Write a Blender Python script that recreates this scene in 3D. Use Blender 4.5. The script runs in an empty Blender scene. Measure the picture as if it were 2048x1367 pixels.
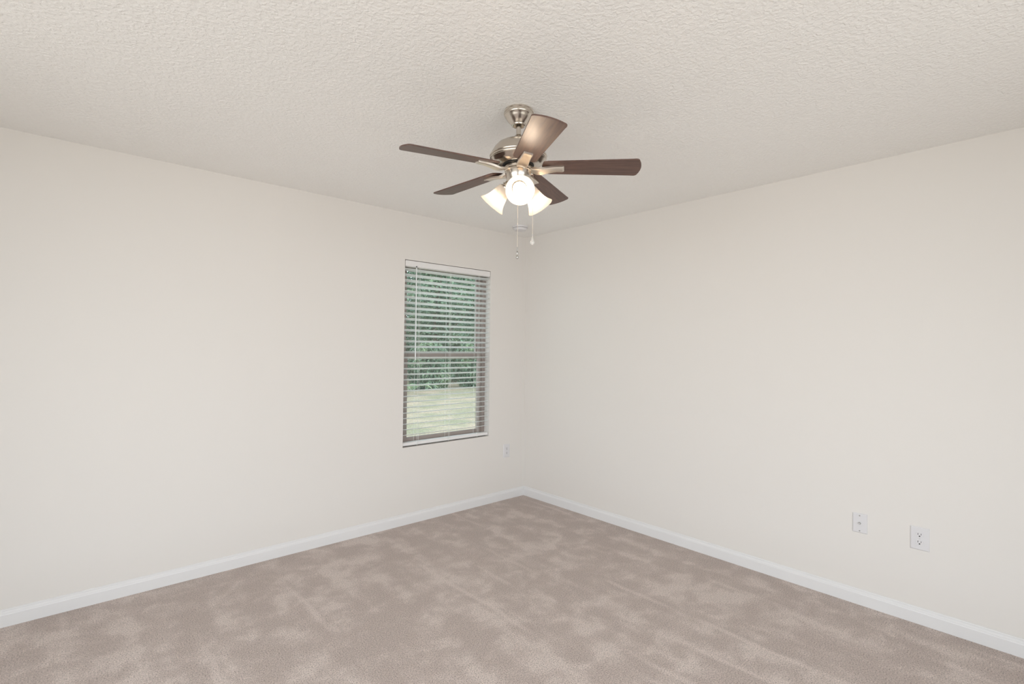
import bpy, bmesh, math, random
from mathutils import Vector, Matrix
random.seed(7)
PI = math.pi
sc = bpy.context.scene
C = sc.collection

# ------------------------------------------------------------ camera
cam_d = bpy.data.cameras.new('camera'); cam = bpy.data.objects.new('camera', cam_d); C.objects.link(cam)
F, YAW, PIT, ROL = 1014.065, 0.731694, 0.0110137, 0.0112197
cam_d.sensor_width = 36; cam_d.lens = 36 * F / 2048
cam_d.clip_start = 0.05; cam_d.clip_end = 200
fw = Vector((math.sin(YAW)*math.cos(PIT), math.cos(YAW)*math.cos(PIT), math.sin(PIT)))
r0 = Vector((math.cos(YAW), -math.sin(YAW), 0)); u0 = r0.cross(fw)
rt = r0*math.cos(ROL) + u0*math.sin(ROL); up = u0*math.cos(ROL) - r0*math.sin(ROL)
m = Matrix((rt, up, -fw)).transposed().to_4x4(); m.translation = Vector((-3.31982, -3.51153, 1.39189))
cam.matrix_world = m
sc.camera = cam
# ------------------------------------------------------------ view, world, light
sc.view_settings.view_transform = 'Standard'; sc.view_settings.look = 'None'
sc.view_settings.gamma = 1; sc.view_settings.use_curve_mapping = False
sc.view_settings.exposure = 0.0
W = bpy.data.worlds.new('overcast_sky'); sc.world = W; W.use_nodes = True
bg = W.node_tree.nodes['Background']
bg.inputs['Color'].default_value = (0.84, 0.93, 1.0, 1); bg.inputs['Strength'].default_value = 2.7

XB, YF, H = -4.5, -4.5, 2.44        # far ends of the room behind the camera, ceiling height

def area(name, loc, target, sx, sy, power, col):
    d = bpy.data.lights.new(name, 'AREA'); d.shape = 'RECTANGLE'; d.size = sx; d.size_y = sy
    d.energy = power; d.color = col
    o = bpy.data.objects.new(name, d); C.objects.link(o); o.location = loc
    o.rotation_euler = (Vector(target) - Vector(loc)).to_track_quat('-Z', 'Y').to_euler()
    return o
# unseen fill lights added outside two openings behind the camera, aimed at the corner
AD, AP, AZ, AC, AS, AT = 0.9, 27, 1.1, -2.65, 124, (0, 0, 2.2)
for nm, loc in (('fill_light_back', (XB-AD, AC, AZ)), ('fill_light_front', (AC, YF-AD, AZ))):
    ar = area(nm, loc, AT, 3.2, 2.2, AP, (0.97, 0.98, 1.0)); ar.data.spread = math.radians(AS)

# ------------------------------------------------------------ materials
def mat(name, col, rough=0.5, metal=0.0, **kw):
    m = bpy.data.materials.new(name); m.use_nodes = True
    b = m.node_tree.nodes['Principled BSDF']
    b.inputs['Base Color'].default_value = (*col, 1); b.inputs['Roughness'].default_value = rough
    b.inputs['Metallic'].default_value = metal
    for k, v in kw.items(): b.inputs[k.replace('_', ' ')].default_value = v
    return m
def nodes(m): return m.node_tree.nodes, m.node_tree.links, m.node_tree.nodes['Principled BSDF']
def coords(m, scale=(1,1,1), rot=(0,0,0)):
    n, l, b = nodes(m)
    t = n.new('ShaderNodeTexCoord'); mp = n.new('ShaderNodeMapping')
    mp.inputs['Scale'].default_value = scale; mp.inputs['Rotation'].default_value = rot
    l.new(t.outputs['Object'], mp.inputs['Vector']); return mp.outputs['Vector']
def noise(m, vec, scale, detail=2, rough=0.5, dist=0):
    n, l, b = nodes(m); t = n.new('ShaderNodeTexNoise')
    t.inputs['Scale'].default_value = scale; t.inputs['Detail'].default_value = detail
    t.inputs['Roughness'].default_value = rough; t.inputs['Distortion'].default_value = dist
    l.new(vec, t.inputs['Vector']); return t.outputs['Fac']
def ramp(m, fac, stops):
    n, l, b = nodes(m); r = n.new('ShaderNodeValToRGB')
    e = r.color_ramp.elements
    while len(e) < len(stops): e.new(0.5)
    for i, (p, c) in enumerate(stops):
        e[i].position = p; e[i].color = (*c, 1) if len(c) == 3 else c
    l.new(fac, r.inputs['Fac']); return r.outputs['Color']
def math_(m, op, a, b_):
    n, l, b = nodes(m); t = n.new('ShaderNodeMath'); t.operation = op
    for i, v in enumerate((a, b_)):
        if isinstance(v, (int, float)): t.inputs[i].default_value = v
        else: l.new(v, t.inputs[i])
    return t.outputs[0]
def mixc(m, fac, a, b_, mode='MIX'):
    n, l, b = nodes(m); t = n.new('ShaderNodeMix'); t.data_type = 'RGBA'; t.blend_type = mode
    for i, v in ((0, fac), (6, a), (7, b_)):
        if isinstance(v, (int, float)): t.inputs[i].default_value = v
        elif isinstance(v, tuple): t.inputs[i].default_value = (*v, 1)
        else: l.new(v, t.inputs[i])
    return t.outputs[2]
def bump(m, h, strength, dist):
    n, l, b = nodes(m); t = n.new('ShaderNodeBump')
    t.inputs['Strength'].default_value = strength; t.inputs['Distance'].default_value = dist
    l.new(h, t.inputs['Height']); l.new(t.outputs['Normal'], b.inputs['Normal'])

M = {}
M['wall'] = mat('cream_wall_paint', (0.755, 0.722, 0.684), 0.55)
v = coords(M['wall']); bump(M['wall'], noise(M['wall'], v, 180, 2), 0.06, 0.002)
M['ceiling'] = mat('textured_ceiling_paint', (0.92, 0.905, 0.88), 0.6)
v = coords(M['ceiling'])
n1 = noise(M['ceiling'], v, 72, 3, 0.5, 0.35); n2 = noise(M['ceiling'], v, 16, 1, 0.5)
hgt = ramp(M['ceiling'], n1, [(0.40, (0,0,0)), (0.62, (1,1,1))])
bump(M['ceiling'], math_(M['ceiling'], 'ADD', hgt, math_(M['ceiling'], 'MULTIPLY', n2, 0.8)), 0.5, 0.003)
M['trim'] = mat('white_trim_paint', (0.765, 0.755, 0.75), 0.35)
M['plastic'] = mat('white_plastic', (0.715, 0.70, 0.705), 0.3)
M['slat'] = mat('white_vinyl_slat', (0.90, 0.925, 0.92), 0.4)
M['rail'] = mat('white_rail_vinyl', (0.80, 0.785, 0.77), 0.4)
sm = M['slat']; n, l, b = nodes(sm)
tl = n.new('ShaderNodeBsdfTranslucent'); tl.inputs['Color'].default_value = (0.80, 0.86, 0.86, 1)
mx = n.new('ShaderNodeMixShader'); mx.inputs[0].default_value = 0.15
l.new(b.outputs[0], mx.inputs[1]); l.new(tl.outputs[0], mx.inputs[2]); l.new(mx.outputs[0], n['Material Output'].inputs[0])
M['cord'] = mat('white_cord', (0.82, 0.83, 0.80), 0.7)
M['bronze'] = mat('bronze_vinyl', (0.33, 0.275, 0.245), 0.45)
M['dark'] = mat('dark_slot', (0.02, 0.018, 0.016), 0.6)
M['screw'] = mat('steel_screw', (0.45, 0.44, 0.42), 0.35, 0.9)
M['nickel'] = mat('brushed_nickel', (0.62, 0.565, 0.50), 0.22, 1.0)
v = coords(M['nickel'], (1, 1, 60)); bump(M['nickel'], noise(M['nickel'], v, 30, 2), 0.03, 0.001)
M['satin'] = mat('satin_nickel', (0.70, 0.64, 0.565), 0.36, 1.0)
M['chain'] = mat('pale_brass_chain', (0.80, 0.70, 0.58), 0.35, 0.8)
M['crystal'] = mat('clear_crystal', (0.95, 0.93, 0.90), 0.08, 0.0, Transmission_Weight=0.7)

wd = M['walnut'] = mat('walnut_blade', (0.10, 0.05, 0.035), 0.5)
v = coords(wd, (3.0, 40.0, 3.0)); f = noise(wd, v, 2.2, 6, 0.6, 0.8)
nodes(wd)[1].new(ramp(wd, f, [(0.3, (0.062, 0.028, 0.020)), (0.55, (0.115, 0.058, 0.042)), (0.8, (0.17, 0.09, 0.062))]), nodes(wd)[2].inputs['Base Color'])
nodes(wd)[2].inputs['Coat Weight'].default_value = 0.25; nodes(wd)[2].inputs['Coat Roughness'].default_value = 0.3

# carpet: short taupe cut pile with brushed patches and vacuum streaks (along y)
cp = M['carpet'] = mat('taupe_carpet', (0.4, 0.33, 0.29), 0.95)
cp.node_tree.nodes['Principled BSDF'].inputs['Sheen Weight'].default_value = 0.15
v = coords(cp); vs = coords(cp, (3.6, 0.75, 1)); 
grain = noise(cp, v, 170, 2, 0.7); grain2 = noise(cp, v, 420, 1, 0.5)
patch = noise(cp, v, 6.5, 4, 0.6, 0.3); streak = noise(cp, vs, 1.6, 3, 0.5, 0.2)
pf = math_(cp, 'ADD', math_(cp, 'MULTIPLY', patch, 0.6), math_(cp, 'MULTIPLY', streak, 0.4))
base = ramp(cp, pf, [(0.44, (0.55, 0.455, 0.408)), (0.51, (0.605, 0.505, 0.456)), (0.59, (0.71, 0.605, 0.55))])
n, l, b = nodes(cp); sx = n.new('ShaderNodeSeparateXYZ'); l.new(coords(cp), sx.inputs[0])
wob = math_(cp, 'MULTIPLY', math_(cp, 'SUBTRACT', noise(cp, coords(cp), 2.5, 2), 0.5), 0.07)
fx = math_(cp, 'FRACT', math_(cp, 'DIVIDE', math_(cp, 'ADD', math_(cp, 'ADD', sx.outputs[0], wob), 20.0 + 2.55 - 20.0 % 0.245 + 0.1225), 0.245), 0)
ln = ramp(cp, math_(cp, 'ABSOLUTE', math_(cp, 'SUBTRACT', fx, 0.5), 0), [(0.02, (1, 1, 1)), (0.10, (0, 0, 0))])
msk = ramp(cp, noise(cp, coords(cp, (1.5, 0.5, 1)), 2.0, 3), [(0.50, (0, 0, 0)), (0.62, (1, 1, 1))])
lm_ = math_(cp, 'MULTIPLY', math_(cp, 'MULTIPLY', ln, msk), 0.75)
base = mixc(cp, lm_, base, (0.74, 0.63, 0.575))
gcol = ramp(cp, grain, [(0.26, (0.34, 0.31, 0.29)), (0.46, (0.90, 0.90, 0.90)), (0.70, (1.32, 1.32, 1.32))])
nodes(cp)[1].new(mixc(cp, 1.0, base, gcol, 'MULTIPLY'), nodes(cp)[2].inputs['Base Color'])
bump(cp, math_(cp, 'ADD', grain, math_(cp, 'MULTIPLY', grain2, 0.5)), 0.9, 0.006)

# lawn and leaves
lw = M['lawn'] = mat('dry_green_lawn', (0.3, 0.3, 0.15), 0.95)
v = coords(lw); a = noise(lw, v, 1.1, 5, 0.65); b2 = noise(lw, v, 26, 3, 0.7)
c1 = ramp(lw, a, [(0.38, (0.29, 0.27, 0.18)), (0.50, (0.38, 0.32, 0.235)), (0.62, (0.50, 0.375, 0.295))])
c2 = ramp(lw, b2, [(0.3, (0.6, 0.6, 0.55)), (0.6, (1.1, 1.1, 1.05))])
nodes(lw)[1].new(mixc(lw, 1.0, c1, c2, 'MULTIPLY'), nodes(lw)[2].inputs['Base Color'])
bump(lw, b2, 0.6, 0.03)
def leafmat(name, c0, c1, c2):
    lf = mat(name, c1, 0.5)
    v = coords(lf)
    nodes(lf)[1].new(ramp(lf, noise(lf, v, 1.7, 4, 0.7), [(0.35, c0), (0.5, c1), (0.66, c2)]), nodes(lf)[2].inputs['Base Color'])
    return lf
M['leaf'] = leafmat('dark_leaf', (0.085, 0.15, 0.10), (0.17, 0.26, 0.17), (0.34, 0.42, 0.25))
M['leaf_light'] = leafmat('light_leaf', (0.12, 0.22, 0.14), (0.25, 0.36, 0.21), (0.46, 0.53, 0.33))
M['bark'] = mat('grey_bark', (0.16, 0.13, 0.10), 0.9)
v = coords(M['bark'], (6, 6, 1)); bump(M['bark'], noise(M['bark'], v, 5, 4), 0.6, 0.02)

# frosted glass, bulb, window pane
gl = M['frosted'] = bpy.data.materials.new('frosted_glass'); gl.use_nodes = True
n, l = gl.node_tree.nodes, gl.node_tree.links; n.remove(n['Principled BSDF'])
tr = n.new('ShaderNodeBsdfTranslucent'); tr.inputs['Color'].default_value = (0.80, 0.765, 0.72, 1)
df = n.new('ShaderNodeBsdfDiffuse'); df.inputs['Color'].default_value = (0.80, 0.77, 0.73, 1)
gs = n.new('ShaderNodeBsdfGlossy'); gs.inputs['Roughness'].default_value = 0.25
mx = n.new('ShaderNodeMixShader'); mx.inputs[0].default_value = 0.45
mx2 = n.new('ShaderNodeMixShader'); mx2.inputs[0].default_value = 0.05
l.new(tr.outputs[0], mx.inputs[1]); l.new(df.outputs[0], mx.inputs[2])
l.new(mx.outputs[0], mx2.inputs[1]); l.new(gs.outputs[0], mx2.inputs[2]); l.new(mx2.outputs[0], n['Material Output'].inputs[0])
bb = M['bulb'] = mat('glowing_bulb', (1, 1, 1), 0.4)
b = nodes(bb)[2]; b.inputs['Emission Color'].default_value = (1.0, 0.80, 0.60, 1); b.inputs['Emission Strength'].default_value = 48
M['bulb_base'] = mat('white_bulb_base', (0.75, 0.72, 0.68), 0.5)
pn = M['glass'] = bpy.data.materials.new('window_glass'); pn.use_nodes = True
n, l = pn.node_tree.nodes, pn.node_tree.links; n.remove(n['Principled BSDF'])
tp = n.new('ShaderNodeBsdfTransparent'); tp.inputs['Color'].default_value = (0.93, 0.97, 0.96, 1)
gs = n.new('ShaderNodeBsdfGlossy'); gs.inputs['Roughness'].default_value = 0.02
mx = n.new('ShaderNodeMixShader'); mx.inputs[0].default_value = 0.06; l.new(tp.outputs[0], mx.inputs[1]); l.new(gs.outputs[0], mx.inputs[2])
l.new(mx.outputs[0], n['Material Output'].inputs[0])

# ------------------------------------------------------------ helpers
def obj(name, bm, m, parent=None, smooth=False, bevel=0):
    bmesh.ops.recalc_face_normals(bm, faces=bm.faces)
    me = bpy.data.meshes.new(name); bm.to_mesh(me); bm.free()
    if smooth:
        for p in me.polygons: p.use_smooth = True
    o = bpy.data.objects.new(name, me); C.objects.link(o)
    me.materials.append(m)
    if parent: o.parent = parent
    if bevel:
        b = o.modifiers.new('bevel', 'BEVEL'); b.width = bevel; b.segments = 2; b.limit_method = 'ANGLE'
    if smooth:
        try: me.set_sharp_from_angle(angle=math.radians(38))
        except Exception: pass
    return o
def empty(name, loc=(0,0,0), rz=0):
    o = bpy.data.objects.new(name, None); C.objects.link(o); o.location = loc; o.rotation_euler = (0,0,rz)
    o.empty_display_size = 0.05; return o
def tag(o, label, cat, group=None, kind=None):
    o['label'] = label; o['category'] = cat
    if group: o['group'] = group
    if kind: o['kind'] = kind
    return o
def struct(o, label=None, cat=None):
    o['kind'] = 'structure'
    if label: o['label'] = label; o['category'] = cat
    return o
def bx(bm, x0, x1, y0, y1, z0, z1):
    vs = [bm.verts.new((x, y, z)) for x in (x0, x1) for y in (y0, y1) for z in (z0, z1)]
    for f in ((0,1,3,2), (4,6,7,5), (0,4,5,1), (2,3,7,6), (0,2,6,4), (1,5,7,3)): bm.faces.new([vs[i] for i in f])
    return vs
def lathe(bm, prof, seg=48, mtx=None, cap=True):
    """prof: list of (radius, z)"""
    rings = []
    for r, z in prof:
        if r < 1e-6: ring = [bm.verts.new((0, 0, z))]
        else: ring = [bm.verts.new((r*math.cos(2*PI*i/seg), r*math.sin(2*PI*i/seg), z)) for i in range(seg)]
        rings.append(ring)
    for a, b in zip(rings, rings[1:]):
        for i in range(seg):
            j = (i+1) % seg
            if len(a) == 1 and len(b) == 1: continue
            if len(a) == 1: bm.faces.new((a[0], b[i], b[j]))
            elif len(b) == 1: bm.faces.new((a[i], a[j], b[0]))
            else: bm.faces.new((a[i], a[j], b[j], b[i]))
    if cap:
        for r in (rings[0], rings[-1]):
            if len(r) > 1: bm.faces.new(r)
    vs = [v for r in rings for v in r]
    if mtx is not None: bmesh.ops.transform(bm, matrix=mtx, verts=vs)
    return vs
def tube(bm, pts, r, seg=8, r1=None):
    pts = [Vector(p) for p in pts]; rings = []
    for i, p in enumerate(pts):
        d = (pts[min(i+1, len(pts)-1)] - pts[max(i-1, 0)]).normalized()
        a = d.cross(Vector((0.13, 0.2, 0.97)) if abs(d.z) < 0.9 else Vector((1, 0, 0))).normalized(); b = d.cross(a)
        rr = r if r1 is None else r + (r1-r)*i/(len(pts)-1)
        rings.append([bm.verts.new(p + a*rr*math.cos(2*PI*k/seg) + b*rr*math.sin(2*PI*k/seg)) for k in range(seg)])
    for a, b in zip(rings, rings[1:]):
        for k in range(seg): bm.faces.new((a[k], a[(k+1)%seg], b[(k+1)%seg], b[k]))
    bm.faces.new(rings[0]); bm.faces.new(rings[-1])
def extrude(bm, outline, h0, h1, place):
    """outline: 2-D points; place(u, v, h) -> xyz"""
    a = [bm.verts.new(place(u, v, h0)) for u, v in outline]; b = [bm.verts.new(place(u, v, h1)) for u, v in outline]
    bm.faces.new(a); bm.faces.new(b)
    for i in range(len(a)): j = (i+1) % len(a); bm.faces.new((a[i], a[j], b[j], b[i]))

# ------------------------------------------------------------ room shell
T = 0.16
WX0, WX1, WZ0, WZ1 = -1.300, -0.432, 0.600, 2.0735      # window opening in the left wall
bm = bmesh.new(); bx(bm, XB-T, T, YF-T, T, -0.12, 0); struct(obj('floor', bm, M['carpet']), 'taupe cut pile carpet with brushed patches and streaks', 'floor')
bm = bmesh.new(); bx(bm, XB-T, T, YF-T, T, H, H+0.15); struct(obj('ceiling', bm, M['ceiling']), 'off white ceiling with knockdown texture', 'ceiling')
def wall(name, axis, pos, s0, s1, hole=None, label=''):
    """slab of thickness T outwards from pos; spans s0..s1 along the wall"""
    bm = bmesh.new()
    ss = [s0, s1] if not hole else [s0, hole[0], hole[1], s1]
    zz = [0, H] if not hole else [0, hole[2], hole[3], H]
    for i in range(len(ss)-1):
        for k in range(len(zz)-1):
            if hole and i == 1 and k == 1: continue
            p0, p1 = sorted(pos)
            if axis == 'y': bx(bm, ss[i], ss[i+1], p0, p1, zz[k], zz[k+1])
            else: bx(bm, p0, p1, ss[i], ss[i+1], zz[k], zz[k+1])
    return struct(obj(name, bm, M['wall']), label, 'wall')
wall('wall_left', 'y', (0, T), XB-T, T, (WX0, WX1, WZ0, WZ1), 'cream wall with the blind covered window')
wall('wall_right', 'x', (0, T), YF-T, 0, None, 'cream wall with two cover plates low down')
wall('wall_back', 'x', (XB-T, XB), YF-T, 0, (-4.0, -1.2, 0.25, 2.25), 'cream wall behind the camera to the left')  # opening added out of view to let fill light in
wall('wall_front', 'y', (YF-T, YF), XB, 0, (-4.0, -1.2, 0.25, 2.25), 'cream wall behind the camera to the right')  # second unseen opening, added for the other fill light

# baseboards: profile (out from wall, up)
prof = [(0, 0), (0.014, 0), (0.014, 0.058), (0.0125, 0.062), (0.0125, 0.064), (0.0085, 0.069), (0.006, 0.074), (0.0062, 0.079), (0.004, 0.083), (0, 0.083)]
def baseboard(name, kind):
    bm = bmesh.new(); ends = []
    for e in (0, 1):
        ring = []
        for u, z in prof:
            if kind == 'left': p = ((XB if e else -u), -u, z)
            elif kind == 'right': p = (-u, (YF if e else -u), z)
            elif kind == 'back': p = (XB+u, (YF if e else -u), z)
            else: p = ((XB if e else -u), YF+u, z)
            ring.append(bm.verts.new(p))
        ends.append(ring); bm.faces.new(ring)
    for i in range(len(prof)): j = (i+1) % len(prof); bm.faces.new((ends[0][i], ends[0][j], ends[1][j], ends[1][i]))
    return struct(obj(name, bm, M['trim']), 'white moulded baseboard along the %s wall' % kind, 'baseboard')
for k in ('left', 'right', 'back', 'front'): baseboard('baseboard_'+k, k)

# ------------------------------------------------------------ window
win = struct(empty('window_1', ((WX0+WX1)/2, 0.11, WZ0)), 'bronze single hung window in the cream wall', 'window')
def wpart(name, boxes, m, bevel=0.002, parent=win):
    bm = bmesh.new()
    ox, oy, oz = win.location
    for b in boxes: bx(bm, b[0]-ox, b[1]-ox, b[2]-oy, b[3]-oy, b[4]-oz, b[5]-oz)
    return obj(name, bm, m, parent, bevel=bevel)
fy0, fy1 = 0.066, 0.145
w = 0.034
wpart('window_frame', [(WX0, WX0+w, fy0, fy1, WZ0, WZ1), (WX1-w, WX1, fy0, fy1, WZ0, WZ1),
                       (WX0+w, WX1-w, fy0, fy1, WZ1-w, WZ1), (WX0+w, WX1-w, fy0, fy1, WZ0, WZ0+0.03),
                       (WX0+w, WX0+w+0.008, fy0+0.03, fy1, WZ0+0.03, WZ1-w), (WX1-w-0.008, WX1-w, fy0+0.03, fy1, WZ0+0.03, WZ1-w)], M['bronze'])
s = 0.045; a0, a1 = WX0+w, WX1-w
def sash(y0, y1, z0, z1, rb, rt_):
    fr = wpart('sash', [(a0, a0+s, y0, y1, z0, z1), (a1-s, a1, y0, y1, z0, z1), (a0+s, a1-s, y0, y1, z0, z0+rb), (a0+s, a1-s, y0, y1, z1-rt_, z1)], M['bronze'])
    ym = (y0+y1)/2
    g = wpart('window_pane', [(a0+s, a1-s, ym-0.002, ym+0.002, z0+rb, z1-rt_)], M['glass'], 0, fr)
    return fr
sash(0.078, 0.098, WZ0+0.03, 1.338, 0.034, 0.048)
sash(0.104, 0.124, 1.300, WZ1-w, 0.034, 0.030)
bm = bmesh.new(); ox, oy, oz = win.location
bx(bm, -0.035, 0.035, 0.070-oy, 0.080-oy, 1.338-oz, 1.352-oz); obj('sash_lock', bm, M['bronze'], win, bevel=0.002)

# ------------------------------------------------------------ blind
BL = tag(empty('window_blind', ((WX0+WX1)/2, 0.033, WZ1)), 'white horizontal slat blind hanging open in the window recess', 'window blind')
bx0, bx1 = WX0+0.005, WX1-0.004
def bpart(name, m, fn, parent=BL, **kw):
    bm = bmesh.new(); fn(bm)
    bmesh.ops.translate(bm, verts=bm.verts, vec=-Vector(BL.location)); 
    return obj(name, bm, m, parent, **kw)
bpart('valance', M['rail'], lambda b: bx(b, bx0+0.001, bx1, 0.002, 0.008, WZ1-0.048, WZ1-0.004), bevel=0.0015)
bpart('headrail', M['rail'], lambda b: bx(b, bx0+0.004, bx1-0.004, 0.0105, 0.055, WZ1-0.052, WZ1-0.008), bevel=0.001)
NS, ztop, pitch, tilt = 31, WZ1-0.073, 0.0437, math.radians(15.5)
ys, hw = 0.034, 0.0245
slats = []
def slat_bm(b):
    vs = bx(b, bx0+0.001, bx1-0.001, -hw, hw, -0.0016, 0.0016)
    bmesh.ops.rotate(b, verts=b.verts, cent=(0,0,0), matrix=Matrix.Rotation(-tilt, 3, 'X'))
    bmesh.ops.translate(b, verts=b.verts, vec=(0, ys, ztop))
sl0 = bpart('slat', M['slat'], slat_bm, bevel=0.001)
for i in range(1, NS):
    c = sl0.copy(); C.objects.link(c); c.parent = BL; c.location = (0, 0, -pitch*i)
zl = ztop - pitch*(NS-1)
rb = bpart('bottom_rail', M['rail'], lambda b: bx(b, bx0+0.001, bx1-0.001, 0.010, 0.058, WZ0+0.010, WZ0+0.034), bevel=0.002)
ladx = [-1.168, -0.866, -0.562]
for lx in ladx:
    def lad(b):
        for dy, dz in ((-hw-0.0015, 0.0048), (hw+0.0015, -0.0048)):
            for xo in (0,):
                tube(b, [(lx+xo, ys+dy, WZ1-0.05), (lx+xo, ys+dy, WZ0+0.03)], 0.0009, 6)
        for i in range(NS):
            z = ztop-pitch*i-0.0016
            tube(b, [(lx, ys-hw, z+0.0045), (lx, ys+hw, z-0.0050)], 0.0005, 5)
    bpart('ladder_cord', M['cord'], lad)
    bpart('lift_cord', M['cord'], lambda b: tube(b, [(lx+0.012, ys-hw-0.003, WZ1-0.05), (lx+0.012, ys-hw-0.003, WZ0+0.03)], 0.0009, 6))
    def tie(b):
        tube(b, [(lx-0.004, 0.0085, WZ0+0.036), (lx+0.003, 0.0075, WZ0+0.028), (lx+0.004, 0.0082, WZ0+0.012), (lx+0.004, 0.014, WZ0+0.004)], 0.002, 8)
        tube(b, [(lx-0.012, 0.012, WZ0+0.040), (lx+0.003, 0.0075, WZ0+0.036)], 0.0015, 8)
    bpart('cord_tie', M['cord'], tie)
wand = bpart('tilt_wand', M['slat'], lambda b: tube(b, [(-1.198, -0.004, WZ1-0.055), (-1.1985, -0.004, WZ1-0.79)], 0.0042, 8), smooth=True)
hk = bpart('wand_hook', M['dark'], lambda b: (tube(b, [(-1.1985, 0.002, WZ1-0.047), (-1.198, -0.006, WZ1-0.044), (-1.198, -0.004, WZ1-0.058)], 0.003, 8)), parent=None)
hk.parent = wand

# ------------------------------------------------------------ wall plates
def local_frame(normal):
    # u across the wall, z up, n out of the wall
    n = Vector(normal); u = Vector((0,0,1)).cross(n); return u, n
def plate_root(name, label, cat, loc, normal):
    r = empty(name, loc); u, n = local_frame(normal)
    r.rotation_euler = Matrix((u, Vector((0,0,1)).cross(u) , Vector((0,0,1)))).transposed().to_euler()
    return tag(r, label, cat)
# local axes of a plate: x across, -y out of the wall, z up
def cover(parent, w, h, t=0.006):
    bm = bmesh.new(); b = 0.005
    back = [(-w/2, -h/2), (w/2, -h/2), (w/2, h/2), (-w/2, h/2)]
    def ring(ins, y): return [bm.verts.new((x - math.copysign(ins, x), y, z - math.copysign(ins, z))) for x, z in back]
    R = [ring(0, 0), ring(0, -0.0022), ring(b*0.5, -0.0048), ring(b, -t)]
    for a, c in zip(R, R[1:]):
        for i in range(4): bm.faces.new((a[i], a[(i+1)%4], c[(i+1)%4], c[i]))
    bm.faces.new(R[0]); bm.faces.new(R[-1])
    return obj('cover_plate', bm, M['plastic'], parent)
def ycyl(bm, x, z, r, y0, y1, seg=20):
    lathe(bm, [(r, 0), (r, 1)], seg, Matrix.Translation((x, y0, z)) @ Matrix.Rotation(PI/2, 4, 'X') @ Matrix.Diagonal((1, 1, y0-y1, 1)))
def screw(parent, z, y=-0.006, m='plastic', r=0.0032):
    bm = bmesh.new(); ycyl(bm, 0, z, r, y, y-0.0012)
    s_ = obj('screw', bm, M[m], parent, smooth=True)
    bm = bmesh.new(); bx(bm, -r*0.8, r*0.8, y-0.0014, y-0.0006, z-0.0004, z+0.0004); obj('screw_slot', bm, M['dark'], s_)
def outlet(name, label, loc, normal, w, h, screw_m='plastic'):
    r = plate_root(name, label, 'outlet', loc, normal); cover(r, w, h)
    for zc in (0.0195, -0.0195):
        bm = bmesh.new(); pts = []
        for k in range(40):                                   # round face with flat top and bottom
            a = 2*PI*k/40; pts.append((0.0172*math.cos(a), max(-0.0142, min(0.0142, 0.0172*math.sin(a)))))
        extrude(bm, pts, -0.0050, -0.0078, lambda u, v_, hh: (u, hh, v_+zc))
        rc = obj('receptacle', bm, M['plastic'], r, bevel=0.0005)
        bm = bmesh.new()
        bx(bm, -0.0075, -0.0053, -0.0082, -0.0074, zc-0.0004, zc+0.0088)
        bx(bm, 0.0053, 0.0073, -0.0082, -0.0074, zc+0.0002, zc+0.0082)
        ycyl(bm, 0, zc-0.0064, 0.0032, -0.0074, -0.0082, 14)
        obj('socket_hole', bm, M['dark'], rc)
    screw(r, 0, -0.006, screw_m)
    return r
outlet('wall_outlet', 'white double socket outlet low on the wall under the window right side', (-0.222, 0, 0.443), (0, -1, 0), 0.076, 0.122)
outlet('wall_outlet', 'white double socket outlet on right wall, right of the cable plate', (0, -2.972, 0.434), (-1, 0, 0), 0.079, 0.117)
r = plate_root('cable_plate', 'small white cable jack plate with metal connector and two screws, left of outlet', 'wall plate', (0, -2.7105, 0.4445), (-1, 0, 0))
cover(r, 0.070, 0.1065)
screw(r, 0.0415, -0.006, 'screw', 0.0036); screw(r, -0.0415, -0.006, 'screw', 0.0036)
bm = bmesh.new(); ycyl(bm, 0, 0, 0.0072, -0.0055, -0.0085, 6); ycyl(bm, 0, 0, 0.0047, -0.008, -0.016, 16)
cn = obj('coaxial_connector', bm, M['screw'], r); bm = bmesh.new(); ycyl(bm, 0, 0, 0.0032, -0.0155, -0.0163, 14); obj('connector_core', bm, M['plastic'], cn)

# ------------------------------------------------------------ smoke detector
sd = tag(empty('smoke_detector', (-0.347, -0.290, H)), 'round white smoke detector on the ceiling near the corner', 'smoke detector')
bm = bmesh.new(); lathe(bm, [(0, 0), (0.068, 0), (0.068, -0.010), (0.064, -0.013), (0, -0.013)], 48); obj('mounting_base', bm, M['plastic'], sd, True)
bm = bmesh.new(); lathe(bm, [(0, -0.0132), (0.052, -0.0132), (0.052, -0.0165), (0, -0.0165)], 48); obj('vent_gap', bm, M['dark'], sd, True)
bm = bmesh.new(); lathe(bm, [(0, -0.0166), (0.060, -0.0166), (0.059, -0.026), (0.052, -0.034), (0.03, -0.038), (0, -0.039)], 48); obj('detector_cover', bm, M['plastic'], sd, True)

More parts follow.
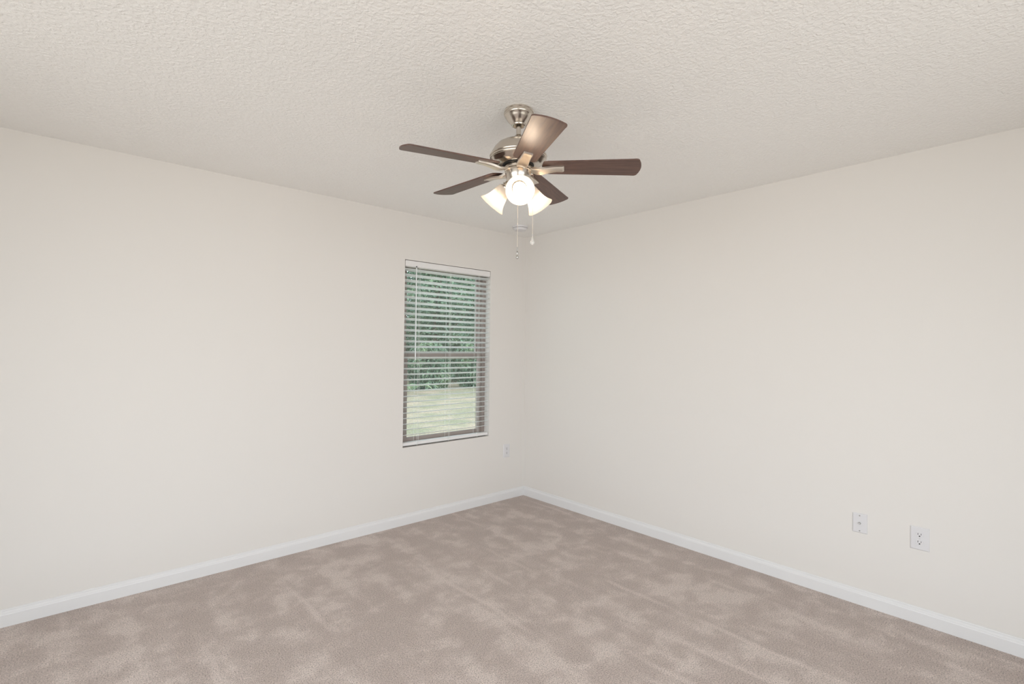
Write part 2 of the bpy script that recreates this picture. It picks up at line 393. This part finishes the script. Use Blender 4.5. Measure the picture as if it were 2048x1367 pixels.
# ------------------------------------------------------------ ceiling fan (local z measured from the ceiling)
FX, FY = -1.8155, -1.8645
fan = tag(empty('ceiling_fan', (FX, FY, H)), 'nickel ceiling fan with five walnut blades and three lit frosted shades', 'ceiling fan')
Z = lambda z: z - H
bm = bmesh.new()
lathe(bm, [(0, 0), (0.0600, 0), (0.0630, -0.003), (0.0635, -0.006), (0.0620, -0.008), (0.0640, -0.011), (0.0640, -0.022), (0.0625, -0.024), (0.0632, -0.027),
           (0.0610, -0.029), (0.0575, -0.036), (0.051, -0.045), (0.043, -0.054), (0.036, -0.061), (0.0325, -0.0645), (0.0325, -0.067), (0.0305, -0.070), (0.0260, -0.071), (0.0230, -0.069), (0.0230, -0.058), (0, -0.058)], 72)
can = obj('canopy', bm, M['nickel'], fan, True)
bm = bmesh.new()
for k in range(56):
    a = 2*PI*k/56
    for zz in (-0.0135, -0.0195):
        aa = a + (PI/56 if zz < -0.015 else 0)
        bmesh.ops.create_icosphere(bm, subdivisions=1, radius=0.0021, matrix=Matrix.Translation((0.064*math.cos(aa), 0.064*math.sin(aa), zz)))
obj('beaded_band', bm, M['nickel'], can, True)
bm = bmesh.new()
lathe(bm, [(0, -0.059), (0.0105, -0.059), (0.0105, Z(2.330)), (0.0135, Z(2.329)), (0.0135, Z(2.322)), (0.0, Z(2.322))], 32)
obj('downrod', bm, M['nickel'], fan, True)
bm = bmesh.new()
lathe(bm, [(0, Z(2.330)), (0.0125, Z(2.330)), (0.0165, Z(2.327)), (0.019, Z(2.318)), (0.024, Z(2.311)), (0.034, Z(2.307)), (0.052, Z(2.303)), (0.074, Z(2.296)), (0.093, Z(2.285)),
           (0.108, Z(2.268)), (0.118, Z(2.250)), (0.1220, Z(2.239)), (0.1255, Z(2.237)), (0.1268, Z(2.234)), (0.1255, Z(2.231)), (0.123, Z(2.230)), (0.1248, Z(2.228)), (0.1256, Z(2.225)), (0.1245, Z(2.222)),
           (0.121, Z(2.221)), (0.1222, Z(2.219)), (0.1222, Z(2.217)), (0.119, Z(2.215)), (0.112, Z(2.207)), (0.100, Z(2.200)), (0.088, Z(2.196)), (0.080, Z(2.1945)), (0.078, Z(2.195)), (0.0, Z(2.195))], 96)
mh = obj('motor_housing', bm, M['nickel'], fan, True)
bm = bmesh.new(); lathe(bm, [(0, Z(2.1945)), (0.070, Z(2.1945)), (0.068, Z(2.192)), (0, Z(2.192))], 48); obj('vent_ring', bm, M['dark'], mh, True)
bm = bmesh.new(); lathe(bm, [(0, Z(2.1925)), (0.056, Z(2.1925)), (0.060, Z(2.191)), (0.061, Z(2.186)), (0.061, Z(2.176)), (0.058, Z(2.174)), (0, Z(2.174))], 48)
obj('blade_hub', bm, M['nickel'], fan, True)
# light kit bowl
bm = bmesh.new()
lathe(bm, [(0, Z(2.173)), (0.057, Z(2.173)), (0.0605, Z(2.171)), (0.0605, Z(2.168)), (0.0575, Z(2.166)), (0.0575, Z(2.160)), (0.0565, Z(2.148)), (0.053, Z(2.134)), (0.046, Z(2.120)), (0.036, Z(2.108)), (0.024, Z(2.100)), (0.012, Z(2.097)), (0.010, Z(2.090)), (0.006, Z(2.086)), (0, Z(2.085))], 64)
obj('light_kit_bowl', bm, M['nickel'], fan, True)

# blades
R0, R1, ZB, BP, DROOP = 0.105, 0.530, Z(2.186), math.radians(10.5), math.radians(1.5)
def blade_outline():
    w0, w1 = 0.050, 0.066
    def hw_(x): return w0 + (w1-w0)*(x-R0)/(R1-R0)
    pts = []
    # root, gently arced; tip arced with rounded corners
    for k in range(9):
        t = -1 + 2*k/8; pts.append((R0 + 0.010*(t*t), -w0*0.93*t))       # from +w to -w? (order fixed below)
    pts = [(x, y) for x, y in pts]
    low = [(R0+0.03, -hw_(R0+0.03)), (0.3, -hw_(0.3)), (R1-0.045, -hw_(R1-0.045))]
    tip = []
    for k in range(7):                                   # rounded trailing corner
        a = -PI/2 + (PI/2-0.15)*k/6; tip.append((R1-0.026+0.017*math.cos(a)*1.0, -hw_(R1)+0.017+0.017*math.sin(a)))
    top_tip = []
    for k in range(5):
        a = -1 + 2*(k+1)/6; top_tip.append((R1 - 0.010*a*a + 0.001, a*0.052))
    tip2 = [(x, -y) for x, y in reversed(tip)]
    up_ = [(x, -y) for x, y in reversed(low)]
    return pts + low + tip + top_tip + tip2 + up_
def blade_bm():
    bm = bmesh.new(); extrude(bm, blade_outline(), -0.0028, 0.0028, lambda u, v_, h_: (u, v_, h_)); return bm
def bracket_bm():
    """cast arm: rises out of the hub, widens, lies under the blade root with a thick nose"""
    bm = bmesh.new()
    st = [  # r, half width, z bottom, z top
        (0.050, 0.016, -0.012, -0.002), (0.064, 0.0185, -0.019, -0.006), (0.082, 0.023, -0.024, -0.011), (0.100, 0.0245, -0.024, -0.013),
        (0.120, 0.0235, -0.020, -0.0085), (0.145, 0.0215, -0.0155, -0.004), (0.170, 0.0205, -0.0125, -0.003), (0.192, 0.0205, -0.0125, -0.003), (0.199, 0.0200, -0.0110, -0.003), (0.202, 0.0185, -0.0080, -0.003)]
    rings = []
    for r_, w_, zb, zt in st:
        c = 0.003
        pts = [(-w_, zt), (-w_, zb+c), (-w_+c, zb), (-w_*0.5, zb+0.0015), (0, zb+0.002), (w_*0.5, zb+0.0015), (w_-c, zb), (w_, zb+c), (w_, zt)]
        rings.append([bm.verts.new((r_, y, z)) for y, z in pts])
    for a, b in zip(rings, rings[1:]):
        for i in range(len(a)): j = (i+1) % len(a); bm.faces.new((a[i], a[j], b[j], b[i]))
    bm.faces.new(rings[0]); bm.faces.new(rings[-1]); return bm
bl0 = obj('fan_blade', blade_bm(), M['walnut'], fan, bevel=0.0012)
bk0 = obj('blade_bracket', bracket_bm(), M['satin'], bl0, True)
def set_blade(o, a):
    o.matrix_local = Matrix.Translation((0, 0, ZB)) @ Matrix.Rotation(a, 4, 'Z') @ Matrix.Rotation(DROOP, 4, 'Y') @ Matrix.Rotation(-BP, 4, 'X')
A0 = math.radians(167.6)
set_blade(bl0, A0)
for k in range(1, 5):
    c = bl0.copy(); C.objects.link(c); c.parent = fan; set_blade(c, A0 - k*2*PI/5)
    d = bk0.copy(); C.objects.link(d); d.parent = c

# three lamps
CAMAZ = math.radians(-132.4)
def lamp(az, LT):
    ax = Vector((math.cos(az)*math.cos(LT), math.sin(az)*math.cos(LT), -math.sin(LT)))
    rim = Vector((math.cos(az)*0.128, math.sin(az)*0.128, Z(2.033 if LT > 0.7 else 2.046)))
    neck = rim - ax*0.100
    mtx = Matrix.Translation(neck) @ ax.to_track_quat('Z', 'Y').to_matrix().to_4x4()
    bm = bmesh.new()
    st = Vector((math.cos(az)*0.030, math.sin(az)*0.030, Z(2.122)))
    tube(bm, [st, st + Vector((math.cos(az)*0.008, math.sin(az)*0.008, -0.003)), neck - ax*0.022], 0.0075, 12)
    arm = obj('lamp_arm', bm, M['nickel'], fan, True)
    bm = bmesh.new(); lathe(bm, [(0, -0.026), (0.014, -0.026), (0.0175, -0.022), (0.0185, -0.004), (0.0235, -0.001), (0.0235, 0.003), (0, 0.003)], 32, mtx)
    obj('socket_cup', bm, M['nickel'], arm, True)
    for k in range(3):
        a = 2*PI*k/3+0.4; bm = bmesh.new()
        tube(bm, [mtx @ Vector((0.017*math.cos(a), 0.017*math.sin(a), -0.010)), mtx @ Vector((0.026*math.cos(a), 0.026*math.sin(a), -0.010))], 0.0028, 8)
        obj('thumb_screw', bm, M['nickel'], arm, True)
    bm = bmesh.new()
    outp = [(0.0215, 0.003), (0.0265, 0.0035), (0.0300, 0.008), (0.0325, 0.018), (0.0350, 0.034), (0.0385, 0.052), (0.0435, 0.068), (0.0505, 0.083), (0.0585, 0.095), (0.0625, 0.1005)]
    inp = [(r_-0.0028, z_-0.0005) for r_, z_ in reversed(outp)]
    lathe(bm, outp + [(0.0615, 0.1020), (0.0600, 0.1015)] + inp[1:], 64, mtx, cap=False)
    sh = obj('lamp_shade', bm, M['frosted'], fan, True)
    bm = bmesh.new()
    lathe(bm, [(0.0262, 0.0485), (0.0285, 0.058), (0.0272, 0.068), (0.0225, 0.077), (0.0135, 0.0835), (0, 0.086)], 40, mtx); obj('light_bulb', bm, M['bulb'], sh, True)
    bm = bmesh.new()
    lathe(bm, [(0, 0.004), (0.013, 0.004), (0.0135, 0.018), (0.0175, 0.026), (0.0230, 0.038), (0.0261, 0.048), (0, 0.0482)], 40, mtx); obj('bulb_base', bm, M['bulb_base'], sh, True)
for k in range(3): lamp(CAMAZ + math.radians(4 if k == 0 else 7) + k*2*PI/3, math.radians(26 if k == 0 else 46))

# pull chains
def chain(x, y, z0, z1, name):
    bm = bmesh.new(); n_ = int((z0-z1)/0.0042)
    tube(bm, [(x, y, z0), (x, y, z1)], 0.0005, 5)
    for k in range(n_):
        bmesh.ops.create_icosphere(bm, subdivisions=1, radius=0.0013, matrix=Matrix.Translation((x, y, z0 - 0.0042*k)))
    return obj('pull_chain', bm, M['chain'], fan, True)
ch = chain(0, 0, Z(2.086), Z(1.829), 'a')
bm = bmesh.new()
lathe(bm, [(0, 0.006), (0.0018, 0.006), (0.0022, 0), (0.0022, -0.010), (0, -0.010)], 12, Matrix.Translation((0, 0, Z(1.829))))
lathe(bm, [(0, 0), (0.0025, -0.002), (0.0045, -0.010), (0.0030, -0.016), (0.0018, -0.019), (0.0042, -0.022), (0.0062, -0.028), (0.0055, -0.033), (0.003, -0.0365), (0, -0.037)], 20, Matrix.Translation((0, 0, Z(1.819))))
obj('chain_fob', bm, M['screw'], ch, True)
px, py = 0.066*math.cos(CAMAZ+PI/2), 0.066*math.sin(CAMAZ+PI/2)      # right-hand side of the bowl seen from the camera
ch = chain(px, py, Z(2.155), Z(1.889), 'b')
bm = bmesh.new()
lathe(bm, [(0, 0.006), (0.0018, 0.006), (0.0022, 0), (0.0022, -0.006), (0, -0.006)], 12, Matrix.Translation((px, py, Z(1.887))))
lathe(bm, [(0, 0), (0.0015, -0.001), (0.0035, -0.008), (0.0075, -0.018), (0.0108, -0.027), (0.0100, -0.031), (0.006, -0.036), (0, -0.039)], 10, Matrix.Translation((px, py, Z(1.882))))
obj('chain_fob', bm, M['crystal'], ch, False)
bm = bmesh.new(); tube(bm, [(px*0.80, py*0.80, Z(2.156)), (px*1.01, py*1.01, Z(2.156))], 0.0028, 10); obj('chain_outlet', bm, M['nickel'], fan, True)

# ------------------------------------------------------------ outdoors: lawn and woods beyond the window
bm = bmesh.new(); bx(bm, -30, 50, -30, 45, -0.35, -0.15)
tag(obj('lawn', bm, M['lawn']), 'dry pale green lawn outside the window running to the woods', 'lawn', kind='structure')
def leaves(bm, c, rad, n_, size, shell=0.55):
    for _ in range(n_):
        while True:
            p = Vector((random.uniform(-1,1), random.uniform(-1,1), random.uniform(-1,1)))
            if shell < p.length < 1: break
        q = Vector((p.x*rad[0], p.y*rad[1], p.z*rad[2])) + c
        if q.z < 0.02: q.z = random.uniform(0.02, 0.3)
        d = Vector((random.gauss(0,1), random.gauss(0,1), random.gauss(0,1)-0.3)).normalized(); e = d.cross(Vector((random.gauss(0,1), random.gauss(0,1), random.gauss(0,1)))).normalized()
        s_ = size*random.uniform(0.6, 1.3)
        a, b = d*s_, e*s_*0.42
        bm.faces.new([bm.verts.new(q-a), bm.verts.new(q+b), bm.verts.new(q+a), bm.verts.new(q-b)])
def make_tree(h, n_leaf, lm, trunk_r=0.13):
    root = empty('tree')
    bm = bmesh.new(); tube(bm, [(0,0,-0.05), (0.05,0.03,h*0.25), (-0.05,0.1,h*0.5), (0.1,0,h*0.85)], trunk_r, 10, trunk_r*0.3)
    for k in range(7):
        a = random.uniform(0, 2*PI); z = h*random.uniform(0.2, 0.7); L = h*0.25
        tube(bm, [(0,0.05,z), (L*0.5*math.cos(a), L*0.5*math.sin(a), z+L*0.3), (L*math.cos(a), L*math.sin(a), z+L*0.7)], trunk_r*0.35, 6, trunk_r*0.1)
    obj('trunk', bm, M['bark'], root, True)
    bm = bmesh.new()
    for k in range(16):
        a = random.uniform(0, 2*PI); rr = random.uniform(0, 1)**0.5*h*0.15; z = h*(0.10 + 0.84*k/15)
        q = 1.0 if z < h*0.6 else 1.0-(z/h-0.6)*1.3
        leaves(bm, Vector((rr*q*math.cos(a), rr*q*math.sin(a), z)), (h*0.15*q+0.2, h*0.15*q+0.2, h*0.12), n_leaf//16, 0.075)
    cr = obj('crown', bm, lm, root)
    return root
def copy_tree(o):
    c = o.copy(); C.objects.link(c)
    for ch_ in o.children: d = ch_.copy(); C.objects.link(d); d.parent = c
    return c
tA = make_tree(6.5, 21000, M['leaf']); tB = make_tree(7.5, 22000, M['leaf']); tC = make_tree(5.2, 17000, M['leaf_light'])
spots = [(-1.2 + 5.1*k, 15.2, (tA, tC, tB)[k % 3], 1.0) for k in range(5)]
spots += [(-3.2 + 5.3*k, 20.6, (tB, tA)[k % 2], 1.05) for k in range(6)]
spots += [(-1.0 + 6.6*k, 26.8, (tA, tB)[k % 2], 1.3) for k in range(5)]
spots += [(-2.5 + 7.4*k, 34.4, (tB, tA)[k % 2], 1.5) for k in range(6)]
used = set()
for i, (x, y, p, s_) in enumerate(spots):
    o = p if p.name not in used else copy_tree(p)
    used.add(p.name)
    o.location = (x, y, -0.15); o.rotation_euler = (0, 0, random.uniform(0, 6.28)); o.scale = (s_*1.05, s_*1.05, s_)
    if p is tC: tag(o, 'light green leafy tree in the woods seen through the blind', 'tree', 'light green trees in the woods')
    else: tag(o, 'tall dark green tree in the woods seen through the blind', 'tree', 'dark green trees in the woods')
bu = bmesh.new(); leaves(bu, Vector((0,0,0.55)), (0.84, 0.60, 0.85), 7500, 0.052, 0.3)
b0 = obj('undergrowth_bush', bu, M['leaf'])
for i in range(9):
    o = b0 if i == 0 else b0.copy()
    if i: C.objects.link(o)
    o.location = (-1.0 + i*1.96 + random.uniform(-0.03, 0.03), 12.15 + random.uniform(-0.1, 0.2), -0.15); o.rotation_euler = (0, 0, random.uniform(-0.03, 0.03)); s_ = random.uniform(0.9, 1.35); o.scale = (1.1, 0.9, s_)
    tag(o, 'low green bush at the edge of the lawn seen through the blind', 'bush', 'bushes along the lawn edge')
# arching fronds at the wood's edge
fr = tag(empty('palmetto_shrub', (5.20, 10.75, -0.15)), 'palmetto with pale arching fronds at the lawn edge, low left in window', 'shrub')
for k in range(8):
    bm = bmesh.new(); a = 2*PI*k/8 + 0.2; L = random.uniform(0.55, 0.8); pts = []
    for i in range(9):
        t = i/8; pts.append(Vector((math.cos(a)*L*t, math.sin(a)*L*t, 0.1 + 1.0*L*(t - 0.75*t*t))))
    tube(bm, pts, 0.008, 5, 0.003)
    for i in range(2, 9):
        for sgn in (-1, 1):
            side = Vector((-math.sin(a), math.cos(a), 0))*sgn; d = (side + (pts[i]-pts[i-1]).normalized()*0.8).normalized()*0.30*(1-0.4*i/8)
            e = Vector((0, 0, 0.018)) + (pts[i]-pts[i-1]).normalized()*0.02
            bm.faces.new([bm.verts.new(pts[i]-e), bm.verts.new(pts[i]+d*0.5+e*0.3), bm.verts.new(pts[i]+d - Vector((0,0,0.05))), bm.verts.new(pts[i]+e)])
    obj('frond', bm, M['leaf_light'], fr)
